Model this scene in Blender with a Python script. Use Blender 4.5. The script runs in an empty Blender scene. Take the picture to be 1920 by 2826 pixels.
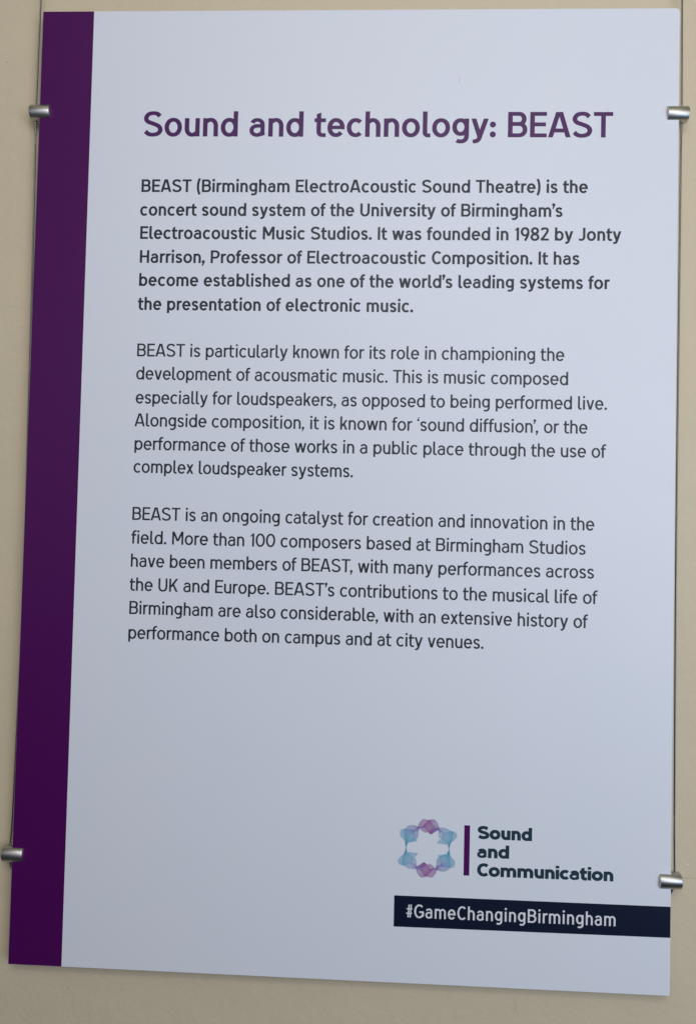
import bpy, math, random
import numpy as np
from mathutils import Matrix, Vector
random.seed(7)
scene = bpy.context.scene

# ------------------------------------------------------------------ camera
MM = 0.001
Z0 = 1.0                       # height of the panel's lower edge above the floor (m)
cam_d = bpy.data.cameras.new("camera"); cam = bpy.data.objects.new("camera", cam_d)
scene.collection.objects.link(cam); scene.camera = cam
cam_d.sensor_fit = 'HORIZONTAL'; cam_d.sensor_width = 36.0; cam_d.lens = 39.75
cam_d.clip_start = 0.01; cam_d.clip_end = 50
right = Vector((0.998844, 0.041827, 0.023701)); up = Vector((-0.022362, -0.032211, 0.999231)); back = Vector((0.042558, -0.998606, -0.031238))
cam.matrix_world = Matrix(((right.x, up.x, back.x, 0.333301), (right.y, up.y, back.y, -0.708829), (right.z, up.z, back.z, 0.403089 + Z0), (0, 0, 0, 1)))

# ------------------------------------------------------------------ light
w = bpy.data.worlds.new("World"); scene.world = w; w.use_nodes = True
w.node_tree.nodes["Background"].inputs[0].default_value = (0.95, 0.97, 1.0, 1)
w.node_tree.nodes["Background"].inputs[1].default_value = 0.022

def area(name, loc, target, sx, sy, power, col):
    d = bpy.data.lights.new(name, 'AREA'); d.shape = 'RECTANGLE'; d.size = sx; d.size_y = sy
    d.energy = power; d.color = col
    o = bpy.data.objects.new(name, d); scene.collection.objects.link(o)
    o.location = loc
    o.rotation_euler = (Vector(target) - Vector(loc)).to_track_quat('-Z', 'Y').to_euler()
    return o
# the room: light bounced off the pale ceiling, a ceiling strip, a big window off to the front right,
# its lower pane, an unseen fill lamp added above and behind the viewer and the weak bounce from the left wall
area("ceiling_light", (0.4, -1.6, 3.6), (0.4, -1.6, 0), 2.6, 2.2, 8.8, (1.0, 0.95, 0.56))
area("ceiling_lamp", (0.60, -1.9, 2.75), (0.5, 0, 1.5), 1.1, 0.12, 3.6, (1.0, 0.86, 0.50))
area("window_light", (1.20, -1.75, 1.64), (0.4, 0, 1.50), 1.0, 1.0, 13.0, (1.0, 0.98, 0.97))
area("window_low_light", (1.50, -1.20, 1.15), (0.6, 0, 1.20), 0.6, 0.6, 5.0, (0.46, 0.68, 1.0))
area("front_fill_light", (0.35, -1.30, 2.10), (0.35, 0, 1.6), 0.8, 0.5, 6.0, (0.80, 0.82, 1.0))
area("left_bounce", (-0.80, -1.50, 1.70), (0.2, 0, 1.50), 0.8, 1.0, 1.1, (1.0, 1.0, 1.0))
scene.view_settings.view_transform = 'Standard'; scene.view_settings.look = 'None'
scene.view_settings.exposure = 0.06; scene.view_settings.gamma = 1; scene.view_settings.use_curve_mapping = False

# ------------------------------------------------------------------ materials
def lin(c): return tuple((v / 12.92 if v <= .04045 else ((v + .055) / 1.055) ** 2.4) for v in [x / 255 for x in c])
def mat(name, col, rough, metal=0.0, spec=0.5):
    m = bpy.data.materials.new(name); m.use_nodes = True
    b = m.node_tree.nodes["Principled BSDF"]
    b.inputs["Base Color"].default_value = (*col, 1); b.inputs["Roughness"].default_value = rough
    b.inputs["Metallic"].default_value = metal; b.inputs["Specular IOR Level"].default_value = spec
    return m, m.node_tree, b
def noise(nt, scale, detail=3, rough=.55, dist=0.0, vec=None):
    n = nt.nodes.new("ShaderNodeTexNoise"); n.inputs["Scale"].default_value = scale
    n.inputs["Detail"].default_value = detail; n.inputs["Roughness"].default_value = rough
    n.inputs["Distortion"].default_value = dist
    if vec is not None: nt.links.new(vec, n.inputs["Vector"])
    return n
def math_n(nt, op, a, b=None):
    n = nt.nodes.new("ShaderNodeMath"); n.operation = op
    for i, v in enumerate((a, b)):
        if v is None: continue
        if isinstance(v, (int, float)): n.inputs[i].default_value = v
        else: nt.links.new(v, n.inputs[i])
    return n.outputs[0]
def mixcol(nt, fac, a, b):
    n = nt.nodes.new("ShaderNodeMix"); n.data_type = 'RGBA'
    if isinstance(fac, (int, float)): n.inputs[0].default_value = fac
    else: nt.links.new(fac, n.inputs[0])
    for i, v in ((6, a), (7, b)):
        if isinstance(v, tuple): n.inputs[i].default_value = (*v[:3], 1)
        else: nt.links.new(v, n.inputs[i])
    return n.outputs[2]
def ramp(nt, sock, lo, hi):
    n = nt.nodes.new("ShaderNodeMapRange"); nt.links.new(sock, n.inputs[0])
    n.inputs[1].default_value = lo; n.inputs[2].default_value = hi
    return n.outputs[0]
def bump(nt, bsdf, h, strength, dist):
    n = nt.nodes.new("ShaderNodeBump"); n.inputs["Strength"].default_value = strength; n.inputs["Distance"].default_value = dist
    nt.links.new(h, n.inputs["Height"]); nt.links.new(n.outputs[0], bsdf.inputs["Normal"])

WHITE = (0.735, 0.782, 0.862)
GLOSS = 0.42; SPEC = 0.30
def print_finish(m, nt, b, amount=.05):
    """matt laminate over the print: faint weave and slight unevenness"""
    g = nt.nodes.new("ShaderNodeNewGeometry").outputs["Position"]
    fine = noise(nt, 900, 2, .6, 0, g); soft = noise(nt, 9, 3, .5, 0, g)
    bump(nt, b, math_n(nt, 'ADD', math_n(nt, 'MULTIPLY', fine.outputs[0], 1.0), math_n(nt, 'MULTIPLY', soft.outputs[0], 3.0)), .22, .0003)
    r = math_n(nt, 'ADD', math_n(nt, 'MULTIPLY', soft.outputs[0], .10), GLOSS - .05)
    nt.links.new(r, b.inputs["Roughness"])
    return g
def ink(name, col, var=.12):
    m, nt, b = mat(name, col, GLOSS, 0, SPEC); g = print_finish(m, nt, b)
    n = noise(nt, 420, 2, .6, 0, g)
    nt.links.new(mixcol(nt, n.outputs[0], tuple(c * (1 - var) for c in col), tuple(c * (1 + var) for c in col)), b.inputs["Base Color"])
    return m
m_white, nt, b = mat("white_print", WHITE, GLOSS, 0, SPEC); g = print_finish(m_white, nt, b)
n1 = noise(nt, 500, 2, .6, 0, g); n2 = noise(nt, 14, 3, .5, .3, g)
c1 = mixcol(nt, n1.outputs[0], tuple(c * .975 for c in WHITE), tuple(min(1, c * 1.025) for c in WHITE))
c2 = mixcol(nt, ramp(nt, n2.outputs[0], .3, .7), c1, mixcol(nt, .5, c1, (0.76, 0.775, 0.855)))
nt.links.new(c2, b.inputs["Base Color"])
m_purple = ink("purple_print", (0.070, 0.0016, 0.092))
m_head = ink("heading_ink", (0.074, 0.016, 0.112))
m_text = ink("text_ink", (0.018, 0.026, 0.036))
m_logo = ink("logo_ink", (0.014, 0.038, 0.062))
m_navy = ink("navy_print", (0.0020, 0.0075, 0.028))
m_hash = ink("white_lettering", (0.74, 0.76, 0.82), .03)
m_edge, nt, b = mat("board_edge", (0.60, 0.60, 0.60), .6)
n = noise(nt, 300); nt.links.new(mixcol(nt, n.outputs[0], (0.5, .5, .5), (.66, .66, .66)), b.inputs["Base Color"])
m_mark, nt, b = mat("scuff", (0.36, 0.38, 0.42), .5)
n = noise(nt, 2000); nt.links.new(mixcol(nt, n.outputs[0], (.38, .40, .44), (.60, .62, .67)), b.inputs["Base Color"])

ANISO = 0.25
m_alu, nt, b = mat("satin_aluminium", (0.56, 0.56, 0.55), .40, 1.0)
g = nt.nodes.new("ShaderNodeTexCoord").outputs["Object"]
mp = nt.nodes.new("ShaderNodeMapping"); mp.inputs["Scale"].default_value = (1, 40, 40); nt.links.new(g, mp.inputs[0])
n = noise(nt, 60, 3, .6, 0, g); nt.links.new(math_n(nt, 'ADD', math_n(nt, 'MULTIPLY', n.outputs[0], .10), .38), b.inputs["Roughness"])
n = noise(nt, 4000, 2, .5, 0, g); bump(nt, b, n.outputs[0], .08, .00005)
tg = nt.nodes.new("ShaderNodeTangent"); tg.direction_type = 'RADIAL'; tg.axis = 'X'   # turned on a lathe: highlights run along the barrel
nt.links.new(tg.outputs[0], b.inputs["Tangent"]); b.inputs["Anisotropic"].default_value = .55; b.inputs["Anisotropic Rotation"].default_value = ANISO
m_hole, nt, b = mat("hole_shade", (0.012, 0.011, 0.010), .8)  # near-black colour stands for the shade inside the cable bores
n = noise(nt, 900); nt.links.new(mixcol(nt, n.outputs[0], (.01, .01, .01), (.02, .018, .016)), b.inputs["Base Color"])
m_steel, nt, b = mat("stranded_steel", (0.26, 0.25, 0.235), .34, 1.0)
n = noise(nt, 700, 2); nt.links.new(mixcol(nt, n.outputs[0], (.15, .145, .135), (.38, .36, .33)), b.inputs["Base Color"])

# painted plaster wall
WALL = (0.615, 0.550, 0.390)
m_wall, nt, b = mat("cream_wall_paint", WALL, .55, 0, .35)
g = nt.nodes.new("ShaderNodeNewGeometry").outputs["Position"]
big = noise(nt, 3.5, 4, .55, .4, g); mid = noise(nt, 40, 4, .6, .5, g); fine = noise(nt, 260, 4, .65, .4, g)
c = mixcol(nt, ramp(nt, big.outputs[0], .3, .7), (0.630, .545, .392), (0.660, .572, .415))
c = mixcol(nt, math_n(nt, 'MULTIPLY', ramp(nt, mid.outputs[0], .35, .65), .35), c, (0.61, .53, .385))
sp = noise(nt, 210, 1, .5, 0, g)
c = mixcol(nt, math_n(nt, 'MULTIPLY', ramp(nt, sp.outputs[0], .80, .84), .4), c, (0.30, .27, .21))
nt.links.new(c, b.inputs["Base Color"])
bump(nt, b, math_n(nt, 'ADD', math_n(nt, 'MULTIPLY', mid.outputs[0], 2.2), math_n(nt, 'MULTIPLY', fine.outputs[0], .8)), .5, .0007)

# ------------------------------------------------------------------ helpers
def mesh_obj(name, verts, faces, m, parent=None, smooth=False, mats=None, fm=None):
    me = bpy.data.meshes.new(name); me.from_pydata([tuple(v) for v in verts], [], faces); me.update()
    for x in (mats or [m]): me.materials.append(x)
    if fm: me.polygons.foreach_set("material_index", fm)
    if smooth: me.polygons.foreach_set("use_smooth", [True] * len(me.polygons))
    o = bpy.data.objects.new(name, me); scene.collection.objects.link(o)
    if parent: o.parent = parent
    return o
def empty(name, loc, label, cat, group=None):
    o = bpy.data.objects.new(name, None); scene.collection.objects.link(o); o.location = loc; o.empty_display_size = .02
    o["label"] = label; o["category"] = cat
    if group: o["group"] = group
    return o

# ------------------------------------------------------------------ wall
YW = 0.0150
N = 2
wall = mesh_obj("wall", [(-1.6, YW, 0), (2.2, YW, 0), (2.2, YW, 3.2), (-1.6, YW, 3.2), (-1.6, YW + .12, 0), (2.2, YW + .12, 0), (2.2, YW + .12, 3.2), (-1.6, YW + .12, 3.2)],
                [(0, 1, 2, 3), (5, 4, 7, 6), (4, 0, 3, 7), (1, 5, 6, 2), (3, 2, 6, 7), (4, 5, 1, 0)], m_wall)
wall["kind"] = "structure"; wall["label"] = "cream painted plaster wall behind the hanging sign"

# ------------------------------------------------------------------ the panel
panel = empty("sign_panel", (0, 0, Z0), "tall pale grey-white printed sign with purple left band, hung between two steel cables", "sign")
W, H, T, XL = .600, .900, .005, -.0012
def board_outline(r):
    pts = []
    for cx, cz, rr, a0 in ((W, 0, r[0], -90), (W, H, r[1], 0), (XL, H, r[2], 90), (XL, 0, r[3], 180)):
        x = cx - rr if cx > .1 else cx + rr; z = cz - rr if cz else rr
        for i in range(9): 
            a = math.radians(a0 + i * 90 / 8); pts.append((x + rr * math.cos(a), z + rr * math.sin(a)))
    return pts
o2 = board_outline((.0022, .0048, .0004, .0004)); n = len(o2); B = .00035
def inset(p, d):
    return (min(max(p[0], XL + d), W - d), min(max(p[1], d), H - d))
front = [(*inset(p, B), 0.0) for p in o2]
verts = [(p[0], 0.0, p[1]) for p in front] + [(x, B, z) for x, z in o2] + [(x, T, z) for x, z in o2]
faces = [tuple(range(n))] + [(n + i, n + (i + 1) % n, (i + 1) % n, i) for i in range(n)] + [(2 * n + i, 2 * n + (i + 1) % n, n + (i + 1) % n, n + i) for i in range(n)] + [tuple(range(3 * n - 1, 2 * n - 1, -1))]
fm = [0] + [0] * n + [1] * n + [1]
board = mesh_obj("board", verts, faces, None, panel, mats=[m_white, m_edge], fm=fm)

LAY = .00006
def sheet(name, quad, m, parent, level=1):
    y = -LAY * level
    # thin printed film with its own tiny thickness
    v = [(x * MM, y, z * MM) for x, z in quad] + [(x * MM, y + LAY * .8, z * MM) for x, z in quad]
    k = len(quad)
    f = [tuple(range(k))] + [(k + i, k + (i + 1) % k, (i + 1) % k, i) for i in range(k)]
    return mesh_obj(name, v, f, m, parent)
sheet("purple_band", [(-.85, .35), (49.1, .35), (48.7, 899.65), (-.85, 899.65)], m_purple, panel)

# ------------------------------------------------------------------ lettering: a monoline sans drawn stroke by stroke (cap height = 1)
XH, ASC, DES, OV = .735, 1.015, -.25, .012
def se(cx, cy, rx, ry, a0, a1, N=22, n=2.06):
    P = []
    for i in range(N + 1):
        a = math.radians(a0 + (a1 - a0) * i / N); c, s = math.cos(a), math.sin(a)
        P.append((cx + rx * math.copysign(abs(c) ** (2 / n), c), cy + ry * math.copysign(abs(s) ** (2 / n), s)))
    return P
def cr(P, N=7):
    Q = [(2 * P[0][0] - P[1][0], 2 * P[0][1] - P[1][1])] + list(P) + [(2 * P[-1][0] - P[-2][0], 2 * P[-1][1] - P[-2][1])]
    out = []
    for i in range(1, len(Q) - 2):
        p0, p1, p2, p3 = Q[i - 1:i + 3]
        for j in range(N):
            t = j / N
            out.append(tuple(.5 * (2 * p1[k] + (p2[k] - p0[k]) * t + (2 * p0[k] - 5 * p1[k] + 4 * p2[k] - p3[k]) * t * t + (3 * p1[k] - p0[k] - 3 * p2[k] + p3[k]) * t ** 3) for k in (0, 1)))
    out.append(P[-1]); return out

BOXW = dict(a=.64, b=.69, c=.66, d=.69, e=.69, f=.44, g=.66, h=.61, i=.20, k=.63, l=.31, m=1.0, n=.61, o=.71, p=.69, r=.41, s=.575, t=.46, u=.61, v=.67, w=.98, x=.64, y=.69,
            A=.89, B=.76, C=.82, E=.65, G=.86, H=.76, I=.19, J=.55, K=.76, M=.94, P=.73, S=.79, T=.75, U=.76)
BOXW.update({'0': .78, '1': .38, '2': .66, '8': .70, '9': .69, '.': .2, ',': .2, ':': .2, '(': .32, ')': .32, '’': .2, '‘': .2, '#': .58})
ST, RD, DG = .066, .042, .018          # side bearings: stem, round, diagonal
SB = {}
for s, l, r in (("hmnu", ST, ST), ("bp", ST, RD), ("dgq", RD, ST), ("oe", RD, RD), ("c", RD, .005), ("a", RD, ST * .8), ("i", ST, ST), ("l", ST, .02), ("r", ST, .0), ("k", ST, .0), ("s", .035, .035), ("t", .01, .02), ("f", .01, -.02), ("vwxy", DG, DG),
                ("A", DG, DG), ("BPKE", .075, .03), ("G", .045, .035), ("C", .045, -.015), ("HIMU", .075, .075), ("J", .01, .07), ("S", .035, .035), ("T", .02, .02), ("0289", .04, .04), ("1", .02, .08), (".:", .045, .055), (",", .03, .055), ("(", .05, .02), (")", .02, .05), ("’‘", .02, .02), ("#", .03, .03)):
    for ch in s: SB[ch] = (l, r)
KERN = {"r,": -.05, "T,": -.07, "T’": .0, "’s": -.02, "ty": -.01, "ry": .02, "n’": -.02, "’,": -.06, "of": -.02, "AS": -.01, "EA": .0, "Th": -.0, "rk": 0, "rl": 0, "ec": 0, "ff": .02, "ti": .035, "Co": -.05, "ca": -.02, "ic": .0}

def glyph(ch, w, k):
    """returns (box width, list of strokes); a stroke is ('r', points, closed, width factors) or ('p', polygon)"""
    Wd = BOXW[ch] * k; h = w / 2; hv = w * .43; R = Wd - h; out = []
    def rb(P, closed=False, wf=None): out.append(('r', P, closed, wf))
    def poly(P): out.append(('p', P))
    def line(a, b): rb([a, b])
    def stem(x, y0, y1): poly([(x - h, y0), (x + h, y0), (x + h, y1), (x - h, y1)])
    def bar(x0, x1, y, t=.86): poly([(x0, y - h * t), (x1, y - h * t), (x1, y + h * t), (x0, y + h * t)])
    def dg(xa, ya, xb, yb, f=1.0):
        """slanted stroke with level ends; xa, xb are centres at ya, yb"""
        L = math.hypot(xb - xa, yb - ya); q = h * f * L / abs(yb - ya)
        poly([(xa - q, ya), (xa + q, ya), (xb + q, yb), (xb - q, yb)] if ya < yb else [(xb - q, yb), (xb + q, yb), (xa + q, ya), (xa - q, ya)])
    def dot(x, y, r): poly([(x + r * math.cos(t * math.pi / 8), y + r * math.sin(t * math.pi / 8)) for t in range(16)])
    def ring(cx, cy, rx, ry): rb(se(cx, cy, rx, ry, 0, 360, 36)[:-1], True)
    def arch(x0, x1, top, foot, ry):
        cy = top + OV - hv - ry
        P = se((x0 + x1) / 2, cy, (x1 - x0) / 2, ry, 172, 0, 18) + [(x1, foot)]
        rb(P, False, [.55, .62, .7, .8, .9] + [1.0] * (len(P) - 5))
    xm = XH / 2; orx = Wd / 2 - h; ory = (XH + 2 * OV) / 2 - hv
    if ch == 'o': ring(Wd / 2, xm, orx, ory)
    elif ch == '0': ring(Wd / 2, .5, orx, (1 + 2 * OV) / 2 - hv)
    elif ch in 'nh': stem(h, 0, XH if ch == 'n' else ASC); arch(h, R, XH, 0, .25)
    elif ch == 'm':
        stem(h, 0, XH); mid = Wd / 2; arch(h, mid, XH, 0, .23); arch(mid, R, XH, 0, .23)
    elif ch == 'u':
        stem(R, 0, XH); cy = -OV + hv + .25
        P = se(Wd / 2, cy, Wd / 2 - h, .25, 352, 180, 18) + [(h, XH)]; rb(P, False, [.55, .62, .7, .8, .9] + [1.0] * (len(P) - 5))
    elif ch in 'db': ring(Wd / 2, xm, orx, ory); stem(R if ch == 'd' else h, 0, ASC)
    elif ch == 'p': ring(Wd / 2, xm, orx, ory); stem(h, DES + .02, XH)
    elif ch == 'g':
        ring(Wd / 2, xm + .03, orx, ory - .03)
        P = [(R, XH), (R, .3)] + se(Wd / 2, DES + hv + .20, orx, .20, 0, -128, 16); rb(P)
    elif ch == 'a':
        cx = Wd * .49; top = se(cx, XH + OV - hv - .20, R - .02 - cx, .20, 158, 0, 16)
        rr = R - .02
        q = .80 if w > .2 else .93
        rb(top + [(rr, .16), (rr + .012, .09), (rr + .035, .045)], False, [1, q])
        yt, yb = .43, hv * q - OV; ry = (yt - yb) / 2; bx = (Wd * .50 - h * q) 
        rb([(rr, yt), (h * q + bx + .01, yt)] + se(h * q + bx, yb + ry, bx, ry, 92, 262, 16) + cr([(h * q + bx + .012, yb), (h * q + bx + (rr - h * q - bx) * .62, yb + .045), (rr, .20)]), False, [q])
    elif ch == 'e':
        bar(h, R, .375, .78); P = se(Wd / 2, xm, orx, ory, -12, 322, 34); rb(P)
    elif ch == 'c': rb(se(Wd / 2 + .02, xm, orx + .02, ory, 44, 316, 30))
    elif ch == 's':
        U = [(.97, .815), (.78, .955), (.50, 1.0), (.17, .93), (.04, .755), (.17, .60), (.5, .51), (.83, .405), (.98, .245), (.84, .065), (.5, 0), (.2, .045), (.0, .16)]
        rb(cr([(h + u * (Wd - w), hv - OV + v * (XH - 2 * hv + 2 * OV)) for u, v in U]))
    elif ch == 'S':
        U = [(.95, .855), (.78, .965), (.50, 1.0), (.18, .94), (.03, .765), (.15, .61), (.5, .515), (.86, .405), (1.0, .235), (.85, .06), (.5, 0), (.2, .04), (.0, .155)]
        rb(cr([(h + u * (Wd - w), hv - OV + v * (1 - 2 * hv + 2 * OV)) for u, v in U]))
    elif ch == 't':
        sx = .085 * k + h; rr = .15
        poly([(sx - h, .9), (sx + h, .97), (sx + h, .3), (sx - h, .3)])
        rb([(sx, .31), (sx, hv - OV + rr)] + se(sx + rr, hv - OV + rr, rr, rr, 184, 270, 8) + [(max(Wd, sx + rr + .02), hv - OV)])
        bar(0, Wd, XH - hv)
    elif ch == 'l':
        rr = .12; rb([(h, ASC), (h, hv - OV + rr)] + se(h + rr, hv - OV + rr, rr, rr, 184, 270, 8) + [(max(Wd, h + rr + .01), hv - OV)])
    elif ch == 'f':
        sx = .09 * k + h; rr = .16; rb([(sx, 0), (sx, ASC + OV - hv - rr)] + se(sx + rr, ASC + OV - hv - rr, rr, rr, 176, 90, 8) + [(max(Wd, sx + rr + .01), ASC + OV - hv)])
        bar(0, Wd * .92, XH - hv)
    elif ch == 'i':
        stem(Wd / 2, 0, XH)
        if w > .2: poly([(Wd / 2 - h, ASC - .19), (Wd / 2 + h, ASC - .19), (Wd / 2 + h, ASC + .02), (Wd / 2 - h, ASC + .02)])
        else: dot(Wd / 2, .945, w * .60)
    elif ch == 'r':
        stem(h, 0, XH); ry = .24; P = se(h + .26 * max(k, .9), XH + OV - hv - ry, .26 * max(k, .9), ry, 172, 100, 12) + [(Wd, XH + OV - hv)]
        rb(P, False, [.55, .65, .75, .85, .95] + [1.0] * (len(P) - 5))
    elif ch == 'k':
        stem(h, 0, ASC); q = h * 1.45; dg(w * .9, .26, Wd - q * .98, XH, 1.0); dg(Wd - q, 0, Wd * .47, .46, 1.0)
    elif ch == 'v': q = h * 1.12; dg(Wd / 2 - .01, 0, q, XH); dg(Wd / 2 + .01, 0, Wd - q, XH)
    elif ch == 'w':
        q = h * 1.08; a, c_ = Wd * .28, Wd * .72
        dg(a, 0, q, XH); dg(a + .01, 0, Wd / 2 - .01, XH); dg(c_ - .01, 0, Wd / 2 + .01, XH); dg(c_, 0, Wd - q, XH)
    elif ch == 'x': q = h * 1.25; dg(q, 0, Wd - q, XH); dg(Wd - q, 0, q, XH)
    elif ch == 'y':
        q = h * 1.1; mx = Wd * .50; dg(mx, 0.0, q, XH)
        ex, ey = mx - .045 * k, -.085
        dg(mx - .02 * k, -.03, Wd - q, XH)
        rb(cr([(mx + .0 * k, .02), (ex, ey), (ex - .09 * k, DES + hv + .02), (.07 * k, DES + hv)]))
    elif ch == 'A':
        q = h * 1.08; dg(q, 0, Wd / 2 - .04 * k, 1); dg(Wd - q, 0, Wd / 2 + .04 * k, 1); bar(Wd * .2, Wd * .8, .27)
        poly([(Wd / 2 - .05, .92), (Wd / 2 + .05, .92), (Wd / 2 + .05, 1), (Wd / 2 - .05, 1)])
    elif ch == 'B':
        stem(h, 0, 1); a = .235; b_ = .265; xr = R - .035
        yt, ymid, yb = 1 - hv, .525, hv
        r1 = (yt - ymid) / 2; r2 = (ymid - yb) / 2
        rb([(h, yt), (xr - r1 * .95, yt)] + se(xr - r1 * .95, ymid + r1, r1 * .95, r1, 88, -88, 12) + [(h, ymid)])
        rb([(h, ymid), (R - r2, ymid)] + se(R - r2, yb + r2, r2, r2, 88, -88, 12) + [(h, yb)])
    elif ch == 'P':
        stem(h, 0, 1); yt, ymid = 1 - hv, .43; r1 = (yt - ymid) / 2
        rb([(h, yt), (R - r1, yt)] + se(R - r1, ymid + r1, r1, r1, 88, -88, 12) + [(h, ymid)])
    elif ch in 'CG':
        rb(se(Wd / 2 + .02, .5, orx + .02, .5 + OV - hv, 46, 314 if ch == 'C' else 345, 34))
        if ch == 'G': bar(Wd * .52, R + h, .45); stem(R, .12, .45)
    elif ch == 'E': stem(h, 0, 1); bar(h, Wd, 1 - hv); bar(h, Wd * .95, .51); bar(h, Wd, hv)
    elif ch == 'H': stem(h, 0, 1); stem(R, 0, 1); bar(h, R, .51)
    elif ch == 'I': stem(Wd / 2, 0, 1)
    elif ch == 'J': rb([(R, 1), (R, .3)] + se(R - .22 * k, hv - OV + .22, .22 * k, .22, 0, -90, 10) + [(.04, hv + .03)])
    elif ch == 'K': stem(h, 0, 1); q = h * 1.35; dg(w * .9, .36, Wd - q, 1); dg(Wd - q, 0, Wd * .43, .56)
    elif ch == 'M': stem(h, 0, 1); stem(R, 0, 1); dg(Wd / 2, .27, h * 1.15, 1); dg(Wd / 2, .27, Wd - h * 1.15, 1)
    elif ch == 'T': stem(Wd / 2, 0, 1); bar(0, Wd, 1 - hv)
    elif ch == 'U': rb([(h, 1), (h, .42)] + se(Wd / 2, -OV + hv + .29, orx, .29, 180, 360, 20) + [(R, .42), (R, 1)])
    elif ch == '1': stem(R, 0, 1); dg(.0 + h, .77, R, .965, .6); 
    elif ch == '2':
        rb(cr([(h, .80), (h + .08 * k, .92), (Wd * .47, 1 + OV - hv), (R - .05 * k, .90), (R - .02, .72), (R - .13 * k, .52), (Wd * .42, .30), (h + .02, hv + .02)]))
        bar(.02, Wd, hv)
    elif ch == '8': ring(Wd / 2, .745, orx - .03, .255 + OV - hv + .01); ring(Wd / 2, .265, orx, .28 + OV - hv)
    elif ch == '9': ring(Wd / 2, .67, orx, .345 + OV - hv); rb(cr([(R, .62), (R - .02, .42), (Wd * .66, .17), (Wd * .5, -.01)]))
    elif ch == '.': dot(Wd / 2, w * .60, w * .66)
    elif ch == ':': dot(Wd / 2, w * .60, w * .66); dot(Wd / 2, .50, w * .66)
    elif ch in ',’‘':
        y = w * .60 if ch == ',' else .93
        if ch == '‘': dot(Wd / 2, .82, w * .58); poly([(Wd / 2 - w * .58, .82), (Wd / 2, .84), (Wd / 2 + w * .55, 1.04), (Wd / 2 + w * .2, 1.05)])
        else: dot(Wd / 2, y, w * .70); poly([(Wd / 2 - w * .62, y - w * 1.75), (Wd / 2 - w * .05, y - w * 1.75), (Wd / 2 + w * .70, y), (Wd / 2 - w * .1, y)])
    elif ch == '(': rb(cr([(Wd - h * .9, 1.08), (h + .03, .78), (h, .45), (h + .03, .12), (Wd - h * .9, -.18)]))
    elif ch == ')': rb(cr([(h * .9, 1.08), (Wd - h - .03, .78), (Wd - h, .45), (Wd - h - .03, .12), (h * .9, -.18)]))
    elif ch == '#':
        dg(Wd * .30, .02, Wd * .44, .98, .72); dg(Wd * .62, .02, Wd * .76, .98, .72); bar(.02, Wd - .02, .66, .58); bar(0, Wd - .04, .33, .58)
    return Wd, out

def tess(stroke, w):
    """stroke -> (2-D verts, faces)"""
    if stroke[0] == 'p': return stroke[1], [tuple(range(len(stroke[1])))]
    _, P, closed, wf = stroke
    Q = [P[0]]
    for p in P[1:]:
        if math.hypot(p[0] - Q[-1][0], p[1] - Q[-1][1]) > 1e-4: Q.append(p)
        elif wf: wf = wf[:len(Q)] + wf[len(Q) + 1:]
    P = Q; n = len(P); V = []
    for i in range(n):
        a = P[(i - 1) % n] if (closed or i) else P[i]; b_ = P[(i + 1) % n] if (closed or i < n - 1) else P[i]
        dx, dy = b_[0] - a[0], b_[1] - a[1]; L = math.hypot(dx, dy) or 1; dx /= L; dy /= L
        t = w / 2 * (.86 + .14 * abs(dy)) * (wf[min(i, len(wf) - 1)] if wf else 1)
        tl = tr = t
        if closed or 1 < i < n - 2:                      # keep the inner edge from folding over in tight bends
            p, q = P[(i - 2) % n], P[(i + 2) % n]; ax, ay, bx, by = P[i][0] - p[0], P[i][1] - p[1], q[0] - P[i][0], q[1] - P[i][1]
            cr_ = ax * by - ay * bx; la, lb, lc = math.hypot(ax, ay), math.hypot(bx, by), math.hypot(q[0] - p[0], q[1] - p[1])
            rad = la * lb * lc / (2 * abs(cr_) + 1e-12)
            if cr_ > 0: tl = min(t, rad * .93)
            else: tr = min(t, rad * .93)
        V += [(P[i][0] - dy * tl, P[i][1] + dx * tl), (P[i][0] + dy * tr, P[i][1] - dx * tr)]
    F = [(2 * i, 2 * i + 1, (2 * i + 3) % (2 * n), (2 * i + 2) % (2 * n)) for i in range(n if closed else n - 1)]
    return V, F
def layout(text, w, k, track, sp):
    x = 0; res = []; prev = ''
    for i, ch in enumerate(text):
        if ch == ' ': x += sp * k; prev = ' '; continue
        x += KERN.get(prev + ch, 0) * k
        l, r = SB[ch]
        Wd, S = glyph(ch, w, k)
        if res: x += (l + track) * k
        res.append((x, S)); x += Wd; end = x; x += (r + track) * k; prev = ch
    return res, end
def text_line(name, text, x0, z0, x1, z1, cap, w, m, parent, level=1, track=0.0, sp=.36):
    """lettering from (x0,z0) to (x1,z1) in mm on the panel, widths fitted to the measured length"""
    target = (x1 - x0) / cap; lo, hi = .3, 1.6
    for _ in range(30):
        k = (lo + hi) / 2
        if layout(text, w, k, track, sp)[1] > target: hi = k
        else: lo = k
    res, end = layout(text, w, k, track, sp)
    V, F = [], []
    for gx, S in res:
        for j, s in enumerate(S):
            v, f = tess(s, w); base = len(V); y = -LAY * level - j * .000012
            for (a, c) in v:
                X = x0 + (gx + a) * cap; Zz = z0 + (z1 - z0) * (gx + a) / end + c * cap
                V.append((X * MM, y, Zz * MM))
            F += [tuple(base + q for q in ff) for ff in f]
    # make every face look towards the viewer
    G = []
    for f in F:
        ar = sum(V[f[i]][0] * V[f[(i + 1) % len(f)]][2] - V[f[(i + 1) % len(f)]][0] * V[f[i]][2] for i in range(len(f)))
        G.append(f if ar > 0 else tuple(reversed(f)))
    print("TEXT", text[:14], "k=%.3f" % k)
    return mesh_obj(name, V, G, m, parent)

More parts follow.
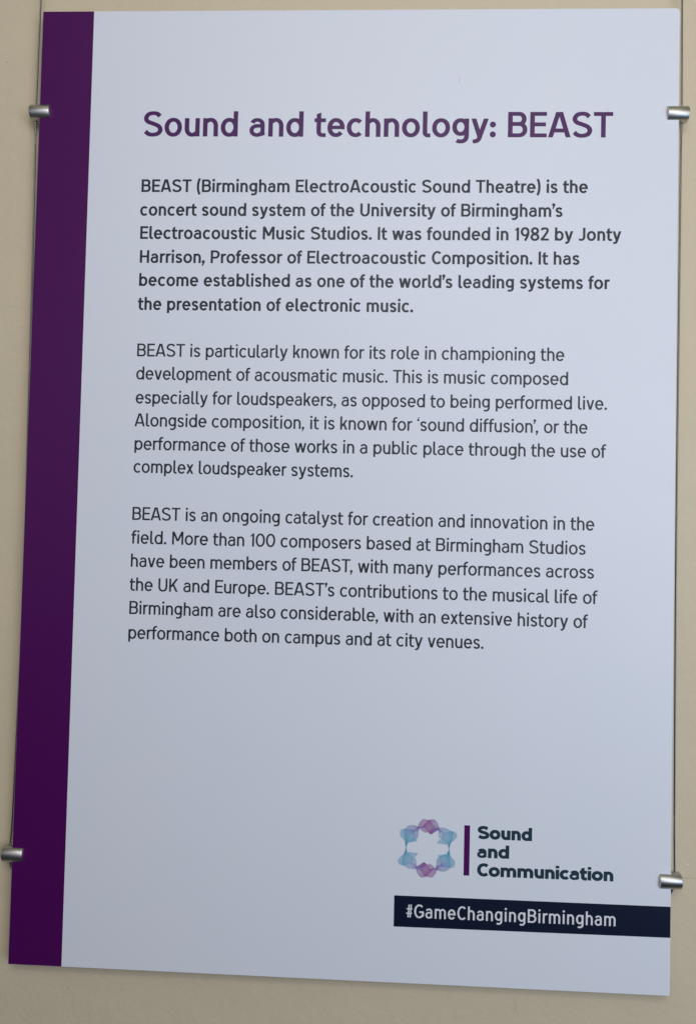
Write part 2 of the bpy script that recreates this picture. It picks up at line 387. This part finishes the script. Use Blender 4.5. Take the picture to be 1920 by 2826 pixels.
LINES = [
    ("H", "Sound and technology: BEAST", 99.91, 778.11, 540.02, 777.66),
    ("b", "BEAST (Birmingham ElectroAcoustic Sound Theatre) is the", 100.15, 724.44, 517.79, 725.35),
    ("b", "concert sound system of the University of Birmingham’s", 99.57, 701.72, 495.09, 702.83),
    ("b", "Electroacoustic Music Studios. It was founded in 1982 by Jonty", 100.30, 679.41, 548.89, 680.82),
    ("b", "Harrison, Professor of Electroacoustic Composition. It has", 100.73, 656.52, 511.19, 658.20),
    ("b", "become established as one of the world’s leading systems for", 100.72, 634.49, 538.87, 635.75),
    ("b", "the presentation of electronic music.", 100.29, 611.64, 358.95, 612.19),
    ("r", "BEAST is particularly known for its role in championing the", 101.08, 567.48, 498.53, 568.57),
    ("r", "development of acousmatic music. This is music composed", 100.90, 545.55, 502.34, 546.29),
    ("r", "especially for loudspeakers, as opposed to being performed live.", 101.19, 522.88, 537.76, 524.05),
    ("r", "Alongside composition, it is known for ‘sound diffusion’, or the", 100.72, 501.33, 520.54, 501.83),
    ("r", "performance of those works in a public place through the use of", 101.45, 479.18, 537.61, 479.94),
    ("r", "complex loudspeaker systems.", 101.26, 457.70, 306.76, 457.39),
    ("r", "BEAST is an ongoing catalyst for creation and innovation in the", 101.62, 413.40, 527.89, 413.25),
    ("r", "field. More than 100 composers based at Birmingham Studios", 101.32, 391.25, 520.47, 391.03),
    ("r", "have been members of BEAST, with many performances across", 101.59, 369.54, 528.32, 369.56),
    ("r", "the UK and Europe. BEAST’s contributions to the musical life of", 101.12, 347.40, 531.72, 346.47),
    ("r", "Birmingham are also considerable, with an extensive history of", 101.57, 325.65, 523.34, 324.49),
    ("r", "performance both on campus and at city venues.", 101.44, 302.71, 429.57, 302.98),
    ("l", "Sound", 427.16, 131.74, 476.21, 131.55),
    ("l", "and", 427.18, 114.79, 455.99, 114.98),
    ("l", "Communication", 427.48, 98.36, 549.07, 98.73),
    ("h", "#GameChangingBirmingham", 364.36, 58.79, 551.40, 59.26)]
navy = sheet("hashtag_bar", [(353.3, 50.2), (599.75, 51.2), (599.75, 78.5), (353.3, 78.1)], m_navy, panel)
for kind, s, x0, z0, x1, z1 in LINES:
    if kind == "H": o = text_line("heading_text", s, x0, z0, x1, z1, 24.0, .180, m_head, panel)
    elif kind == "b": o = text_line("bold_text_line", s, x0, z0, x1, z1, 12.2, .182, m_text, panel)
    elif kind == "r": o = text_line("text_line", s, x0, z0, x1, z1, 12.2, .147, m_text, panel)
    elif kind == "l": o = text_line("logo_text_line", s, x0, z0, x1, z1, 11.6, .278, m_logo, panel, 1, -.035)
    else: o = text_line("hashtag_text", s, x0, z0, x1, z1, 11.9, .140, m_hash, navy, 2.2, .035)
    if kind != "b" and kind != "r": o["label"] = {"H": "large purple heading lettering", "l": "heavy dark logo lettering", "h": "pale narrow hashtag lettering"}[kind]
sheet("logo_divider", [(415.3, 98.5), (420.5, 98.5), (420.5, 143.4), (415.3, 143.4)], m_purple, panel)

# ------------------------------------------------------------------ logo ring: overlapping translucent ribbons, printed colour
S_ = [
 ((142,152,180),.42,[(240,500),(265,435),(345,412),(400,360),(480,342),(560,358),(625,390),(612,470),(600,580),(575,612),(575,665),(490,682),(410,692),(360,745),(345,690),(300,620),(255,570)]),
 ((135,112,154),.42,[(600,375),(620,310),(670,245),(720,225),(780,240),(820,246),(880,228),(940,245),(980,300),(1000,360),(1022,440),(990,452),(920,492),(862,528),(810,505),(780,480),(750,495),(690,470),(640,415)]),
 ((140,147,178),.42,[(1000,380),(1040,400),(1090,395),(1180,415),(1250,465),(1310,475),(1360,510),(1370,570),(1330,630),(1270,680),(1225,740),(1210,770),(1160,735),(1060,718),(975,702),(1040,610),(1012,600),(1005,500)]),
 ((128,152,180),.55,[(345,420),(400,360),(480,342),(560,358),(625,390),(560,400),(520,470),(440,440)]),
 ((118,150,174),.60,[(240,500),(265,435),(330,415),(440,430),(520,440),(590,400),(625,410),(610,450),(540,480),(450,560),(400,670),(360,740),(345,690),(300,620),(255,570)]),
 ((80,116,166),.74,[(328,420),(420,430),(515,440),(530,520),(560,615),(500,660),(400,690),(360,745),(345,660),(325,540)]),
 ((122,112,158),.55,[(625,395),(612,470),(602,580),(578,612),(535,570),(515,480),(560,400)]),
 ((128,130,160),.50,[(555,620),(575,665),(490,680),(410,690),(470,640)]),
 ((116,104,150),.62,[(600,375),(620,310),(670,245),(720,225),(780,240),(825,250),(760,290),(700,370),(640,405)]),
 ((144,92,158),.60,[(815,250),(880,228),(940,245),(980,300),(1000,360),(1022,440),(990,450),(960,380),(900,310)]),
 ((98,50,126),.76,[(690,375),(760,290),(820,245),(870,290),(940,370),(1012,430),(960,460),(900,500),(860,530),(810,500),(770,460),(720,400)]),
 ((118,108,145),.55,[(640,405),(700,400),(750,440),(785,480),(750,495),(690,470)]),
 ((150,105,152),.50,[(812,490),(880,415),(985,445),(920,490),(865,526)]),
 ((96,84,130),.70,[(560,380),(610,385),(660,385),(720,365),(700,395),(640,412),(600,405)]),
 ((96,70,120),.70,[(985,300),(1005,380),(1030,430),(1075,475),(1040,480),(1005,445),(990,380)]),
 ((136,140,174),.55,[(1020,400),(1090,395),(1180,415),(1250,465),(1150,490),(1060,480),(1030,440)]),
 ((118,152,172),.62,[(1245,468),(1310,475),(1360,510),(1370,570),(1330,630),(1270,680),(1225,740),(1208,770),(1230,680),(1290,570)]),
 ((78,120,166),.76,[(1070,485),(1150,490),(1280,470),(1290,560),(1270,660),(1213,770),(1190,730),(1140,690),(1060,630),(1050,600),(1080,530)]),
 ((120,118,156),.55,[(1000,455),(1050,475),(1070,520),(1040,600),(1020,610),(1010,540)]),
 ((130,118,158),.55,[(975,700),(1040,640),(1120,680),(1160,730),(1060,718)]),
 ((74,118,146),.85,[(344,690),(349,760),(350,805),(340,875),(375,868),(370,805),(374,760),(398,690)]),
]
def smooth_poly(P):
    Q = []; n = len(P)
    for i in range(n):
        p0, p1, p2, p3 = [P[(i + j) % n] for j in (-1, 0, 1, 2)]
        for j in range(5):
            t = j / 5
            Q.append([.5 * (2 * p1[k] + (p2[k] - p0[k]) * t + (2 * p0[k] - 5 * p1[k] + 4 * p2[k] - p3[k]) * t * t + (3 * p1[k] - p0[k] - 3 * p2[k] + p3[k]) * t ** 3) for k in (0, 1)])
    return np.array(Q)
def inside(poly, X, Y):
    r = np.zeros(X.shape, bool); n = len(poly); j = n - 1
    for i in range(n):
        xi, yi = poly[i]; xj, yj = poly[j]
        if yi != yj: r ^= ((yi > Y) != (yj > Y)) & (X < (xj - xi) * (Y - yi) / (yj - yi) + xi)
        j = i
    return r
GN = 170; SS = 3
gx = np.linspace(180, 1390, GN); gy = np.linspace(205, 1405, GN); stp = gx[1] - gx[0]
sub = (np.arange(SS) - (SS - 1) / 2) / SS
XX = (gx[None, :, None, None] + sub[None, None, None, :] * stp) + np.zeros((GN, 1, SS, 1)); YY = (gy[:, None, None, None] + sub[None, None, :, None] * stp) + np.zeros((1, GN, 1, SS))
white_here = np.array(lin((168, 174, 190)))
col = np.ones((GN, GN, SS, SS, 3)); cover = np.zeros((GN, GN), bool)
PHI = np.degrees(np.arctan2(np.abs(XX - 785), np.abs(YY - 805)))[..., None]     # 0 at the top and bottom petals, 90 at the waists
stops = [(0, (108, 32, 114)), (13, (96, 34, 108)), (31, (82, 78, 138)), (48, (88, 118, 156)), (64, (62, 124, 154)), (90, (44, 104, 134))]
G_ = np.zeros(col.shape)
for (p0, c0), (p1, c1) in zip(stops, stops[1:]):
    m_ = (PHI >= p0) & (PHI <= p1); t = (PHI - p0) / (p1 - p0)
    G_ = np.where(m_, np.minimum((np.array(lin(c0)) * (1 - t) + np.array(lin(c1)) * t) / white_here, 1.0), G_)
TR = np.ones(col.shape[:-1])
for c, a, P in S_:
    a = .34 if a < .45 else (.46 if a < .63 else (.74 if a < .84 else .97))
    for flip in (False, True):
        Q = smooth_poly(P)
        if flip: Q = np.array([1570, 1610]) - Q
        m_ = inside(Q, XX, YY)
        cen = Q.mean(0); d = np.hypot(XX - cen[0], YY - cen[1]) / (np.hypot(*(Q - cen).T).max() + 1e-6)
        TR = TR * (1 - a * (.72 + .42 * d) * m_)
        cover |= m_.any(axis=(2, 3))
col = TR[..., None] + (1 - TR[..., None]) * G_
col = col.mean(axis=(2, 3)) * np.array(WHITE)
keep = cover.copy()
keep[1:] |= cover[:-1]; keep[:-1] |= cover[1:]; keep[:, 1:] |= cover[:, :-1]; keep[:, :-1] |= cover[:, 1:]
# zoom frame (0..1579) to mm on the panel
C00, C10, C11, C01 = [np.array(v) for v in ((345.81, 156.4), (417.97, 159.17), (419.3, 87.97), (347.39, 84.91))]
idx = -np.ones((GN, GN), int); V = []; CC = []
for r in range(GN):
    for c in range(GN):
        if keep[r, c]:
            u, v = gx[c] / 1579, gy[r] / 1579
            p = (C00 * (1 - u) + C10 * u) * (1 - v) + (C01 * (1 - u) + C11 * u) * v
            idx[r, c] = len(V); V.append((p[0] * MM, -LAY, p[1] * MM)); CC.append((*col[r, c], 1))
F = []
for r in range(GN - 1):
    for c in range(GN - 1):
        q = (idx[r + 1, c], idx[r + 1, c + 1], idx[r, c + 1], idx[r, c])
        if min(q) >= 0: F.append(tuple(int(t) for t in q))
m_ring, nt, b = mat("ring_print", WHITE, GLOSS, 0, SPEC); print_finish(m_ring, nt, b)
at = nt.nodes.new("ShaderNodeAttribute"); at.attribute_name = "print"; nt.links.new(at.outputs["Color"], b.inputs["Base Color"])
ring = mesh_obj("logo_ring", V, F, m_ring, panel)
ring["label"] = "ring of overlapping translucent teal and purple ribbons"
ca = ring.data.color_attributes.new("print", 'FLOAT_COLOR', 'POINT'); ca.data.foreach_set("color", np.array(CC, 'f').ravel())

# ------------------------------------------------------------------ steel cables (twisted strands)
CY = .0049
def cable(path, label):
    pts = [Vector((x * MM, y, z * MM)) for x, y, z in path]
    P = []
    for i in range(len(pts) - 1):                       # smooth resample, 1 mm steps
        p0, p1, p2, p3 = pts[max(i - 1, 0)], pts[i], pts[i + 1], pts[min(i + 2, len(pts) - 1)]
        n = max(2, int((p2 - p1).length / .0011))
        for j in range(n):
            t = j / n; P.append(.5 * (2 * p1 + (p2 - p0) * t + (2 * p0 - 5 * p1 + 4 * p2 - p3) * t * t + (3 * p1 - p0 - 3 * p2 + p3) * t ** 3))
    P.append(pts[-1])
    V, F = [], []; K = 6; RO, RS = .00060, .00034; PITCH = .0085; SEG = 6
    s = 0; frames = []
    for i, p in enumerate(P):
        tng = (P[min(i + 1, len(P) - 1)] - P[max(i - 1, 0)]).normalized()
        a = tng.cross(Vector((0, 1, 0))).normalized(); b_ = tng.cross(a)
        if i: s += (p - P[i - 1]).length
        frames.append((p, a, b_, s))
    for k in range(K):
        base = len(V)
        for p, a, b_, s in frames:
            t = 2 * math.pi * (s / PITCH + k / K); c = p + (a * math.cos(t) + b_ * math.sin(t)) * RO
            for q in range(SEG):
                u = 2 * math.pi * q / SEG; V.append(c + (a * math.cos(u) + b_ * math.sin(u)) * RS)
        for i in range(len(frames) - 1):
            for q in range(SEG):
                A = base + i * SEG + q; B_ = base + i * SEG + (q + 1) % SEG; F.append((A, A + SEG, B_ + SEG, B_))
        F.append(tuple(base + q for q in range(SEG))); F.append(tuple(base + (len(frames) - 1) * SEG + q for q in reversed(range(SEG))))
    o = mesh_obj("steel_cable", [v - Vector((pts[-1].x, CY, pts[-1].z)) for v in V], F, m_steel, smooth=True)
    o.location = (pts[-1].x, CY, pts[-1].z + Z0)
    o["label"] = label; o["category"] = "cable"; o["group"] = "twisted steel cables holding the sign"
    return o
cable([(-5.9, CY, 1500), (-6.0, CY, 1000), (-6.1, CY, 912), (-6.6, CY, 860), (-6.8, CY, 811), (-6.65, CY, 793), (-6.2, CY, 772), (-4.4, CY, 638), (-3.0, CY, 492), (-2.1, CY, 355), (-2.6, CY, 269), (-3.7, CY, 160), (-4.5, CY, 121), (-5.6, CY, 104), (-5.8, CY, 97), (-4.6, CY + .0012, 88), (-2.2, CY + .003, 80), (1, CY + .0045, 72)],
      "thin twisted steel cable beside the purple band, along the sign's left edge")
cable([(603.2, CY, 1500), (603.4, CY, 1000), (603.5, CY, 909), (603.8, CY, 859), (604.1, CY, 811), (604.2, CY, 796), (603.9, CY, 780), (603.8, CY, 773), (603.6, CY, 644), (603.3, CY, 503), (603.3, CY, 370), (603.6, CY, 288), (604.2, CY, 158), (604.5, CY, 132), (604.8, CY, 109), (604.9, CY, 97), (603.6, CY + .0012, 91), (600.5, CY + .003, 85), (596, CY + .0045, 80)],
      "thin twisted steel cable along the sign's white right edge")

# ------------------------------------------------------------------ clips
def clip_mesh(sgn):
    """satin cylinder along x, slotted from its inner end to take the board; sgn=+1: board lies towards +x"""
    R = .00740; L0, L1 = -.0098, .0098; cut = .0098 - .0105         # x where the slot begins (board edge)
    V, F, FM = [], [], []
    AX = .0034                                                       # axis behind the panel's front face
    nseg = 56; bev = .0007
    def ringv(x, r): 
        i0 = len(V)
        for i in range(nseg):
            a = 2 * math.pi * i / nseg; V.append((sgn * x, AX - r * math.cos(a), r * math.sin(a)))
        return i0
    def band(i0, i1):
        for i in range(nseg):
            j = (i + 1) % nseg; F.append((i0 + i, i1 + i, i1 + j, i0 + j))
    slot0, slot1 = -.0001, T + .0001                                 # the slot holds the board between these depths
    # outer (full) part
    rs = [(L0, R - bev), (L0 + bev * .3, R - bev * .35), (L0 + bev, R), (cut, R)]
    ids = [ringv(x, r) for x, r in rs]
    for a, b_ in zip(ids, ids[1:]): band(a, b_)
    F.append(tuple(ids[0] + i for i in range(nseg))); F.append(tuple(ids[-1] + i for i in reversed(range(nseg))))
    # the two jaws over the board, each a cut cylinder segment
    for lo, hi in ((AX - R, slot0), (slot1, AX + R)):
        def sect(x, r):
            a_lo = math.acos(max(-1, min(1, (AX - max(lo, AX - r)) / r))); a_hi = math.acos(max(-1, min(1, (AX - min(hi, AX + r)) / r)))
            P = []
            if lo <= AX - R + 1e-9: angs = [-a_hi + 2 * a_hi * i / 30 for i in range(31)]
            else: angs = [a_lo + (2 * math.pi - 2 * a_lo) * i / 30 for i in range(31)]
            i0 = len(V)
            for a in angs: V.append((sgn * x, AX - r * math.cos(a), r * math.sin(a)))
            return i0
        k = 31
        ids = [sect(x, r) for x, r in ((cut - .00005, R - .00001), (L1 - bev, R), (L1 - bev * .3, R - bev * .35), (L1, R - bev))]
        for a, b_ in zip(ids, ids[1:]):
            for i in range(k): j = (i + 1) % k; F.append((a + i, b_ + i, b_ + j, a + j))
        F.append(tuple(ids[-1] + i for i in reversed(range(k))))
    return V, F
def fix(me):
    import bmesh
    bm = bmesh.new(); bm.from_mesh(me); bmesh.ops.recalc_face_normals(bm, faces=bm.faces); bm.to_mesh(me); bm.free()
    me.polygons.foreach_set("use_smooth", [len(p.vertices) == 4 and p.area < 4e-5 for p in me.polygons])
    me.update()
def clip(x, z, sgn, hole_x, label):
    root = empty("panel_clip", (x * MM, 0, z * MM + Z0), label, "clip", "satin metal clips holding the sign")
    V, F = clip_mesh(sgn); body = mesh_obj("clip_body", V, F, m_alu, root); fix(body.data)
    try: body.data.set_sharp_from_angle(angle=math.radians(35))
    except Exception as e: print(e)
    # cable bores above and below: near-black discs on the barrel paint the shade inside
    for s in (1, -1):
        hv_, hf = [], []
        for rr, zz in ((.00125, .00748), (.0009, .00748), (.0009, .0040)):
            for i in range(14):
                a = 2 * math.pi * i / 14; yy = CY + .0002 + rr * math.sin(a)
                R = .00740; dz = math.sqrt(max(0, (R + (.00003 if zz > .006 else -.002)) ** 2 - (yy - .0034) ** 2))
                hv_.append((hole_x * MM - x * MM + rr * math.cos(a), yy, s * dz))
        for q in range(1):
            for i in range(14):
                j = (i + 1) % 14; hf.append((q * 14 + i, q * 14 + j, (q + 1) * 14 + j, (q + 1) * 14 + i))
        hf.append(tuple(range(14, 28)))
        me = mesh_obj("cable_hole_shade", hv_, hf, m_hole, root)
    return root
clip(-0.4, 802.2, 1, -6.6, "dull metal clip gripping the purple band near the sign's top left")
clip(598.9, 800.9, -1, 604.2, "shiny metal clip on the white edge near the sign's top right corner")
clip(-0.3, 99.9, 1, -5.8, "dull metal clip gripping the purple band near the sign's bottom left")
clip(599.3, 100.6, -1, 604.9, "shiny metal clip on the right edge beside the dark hashtag bar")

# ------------------------------------------------------------------ small wear
def smear(name, pts, wd, y, m, parent):
    V, F = [], []
    for i, (x, z) in enumerate(pts):
        a = pts[max(i - 1, 0)]; b_ = pts[min(i + 1, len(pts) - 1)]; dx, dz = b_[0] - a[0], b_[1] - a[1]; L = math.hypot(dx, dz)
        t = wd * (.25 + .75 * math.sin(math.pi * (i + .5) / len(pts))) / 2
        V += [((x - dz / L * t) * MM, y, (z + dx / L * t) * MM), ((x + dz / L * t) * MM, y, (z - dx / L * t) * MM)]
    F = [(2 * i, 2 * i + 1, 2 * i + 3, 2 * i + 2) for i in range(len(pts) - 1)]
    return mesh_obj(name, V, F, m, parent)

m_crack, nt, b = mat("crack_dark", (0.20, 0.18, 0.14), .8)
n = noise(nt, 900); nt.links.new(mixcol(nt, n.outputs[0], (.16, .145, .11), (.40, .36, .27)), b.inputs["Base Color"])
m_chip, nt, b = mat("filler_white", (0.80, 0.79, 0.74), .7)
n = noise(nt, 900); nt.links.new(mixcol(nt, n.outputs[0], (.70, .69, .64), (.86, .85, .80)), b.inputs["Base Color"])
def up(pts): return [(x, z + Z0 * 1000) for x, z in pts]
CR = [("hairline_crack", [(465.5, -15.7), (465.0, -19), (465.6, -21.5), (467.3, -23.1), (467.0, -25.5), (466.4, -27.4), (468.1, -29.9)], .30, m_crack),
      ("hairline_crack", [(612.0, 98.3), (616, 98.5), (620, 98.0), (624, 98.3), (630, 98.1)], .32, m_crack),
      ("filler_speck", [(619.5, 110.7), (620.2, 110.1), (621.1, 109.4)], 1.1, m_chip),
      ("filler_speck", [(-42.4, 860.3), (-42.1, 859.7), (-41.9, 859.2)], .9, m_crack),
      ("filler_speck", [(-21.1, 669.9), (-20.8, 669.6), (-20.5, 669.4)], .8, m_crack)]
for nm, pts, wd, m in CR:
    o = smear(nm, up(pts), wd, YW - .00005, m, wall)
for pts, wd in [([(396.5, 838), (397.6, 834.8), (397.95, 832), (397.2, 829.6)], .42),
                ([(533.4, 805.1), (535.1, 802.7), (536.15, 800.2)], .35)]:
    smear("scuff_mark", pts, wd, -.00006, m_mark, panel)
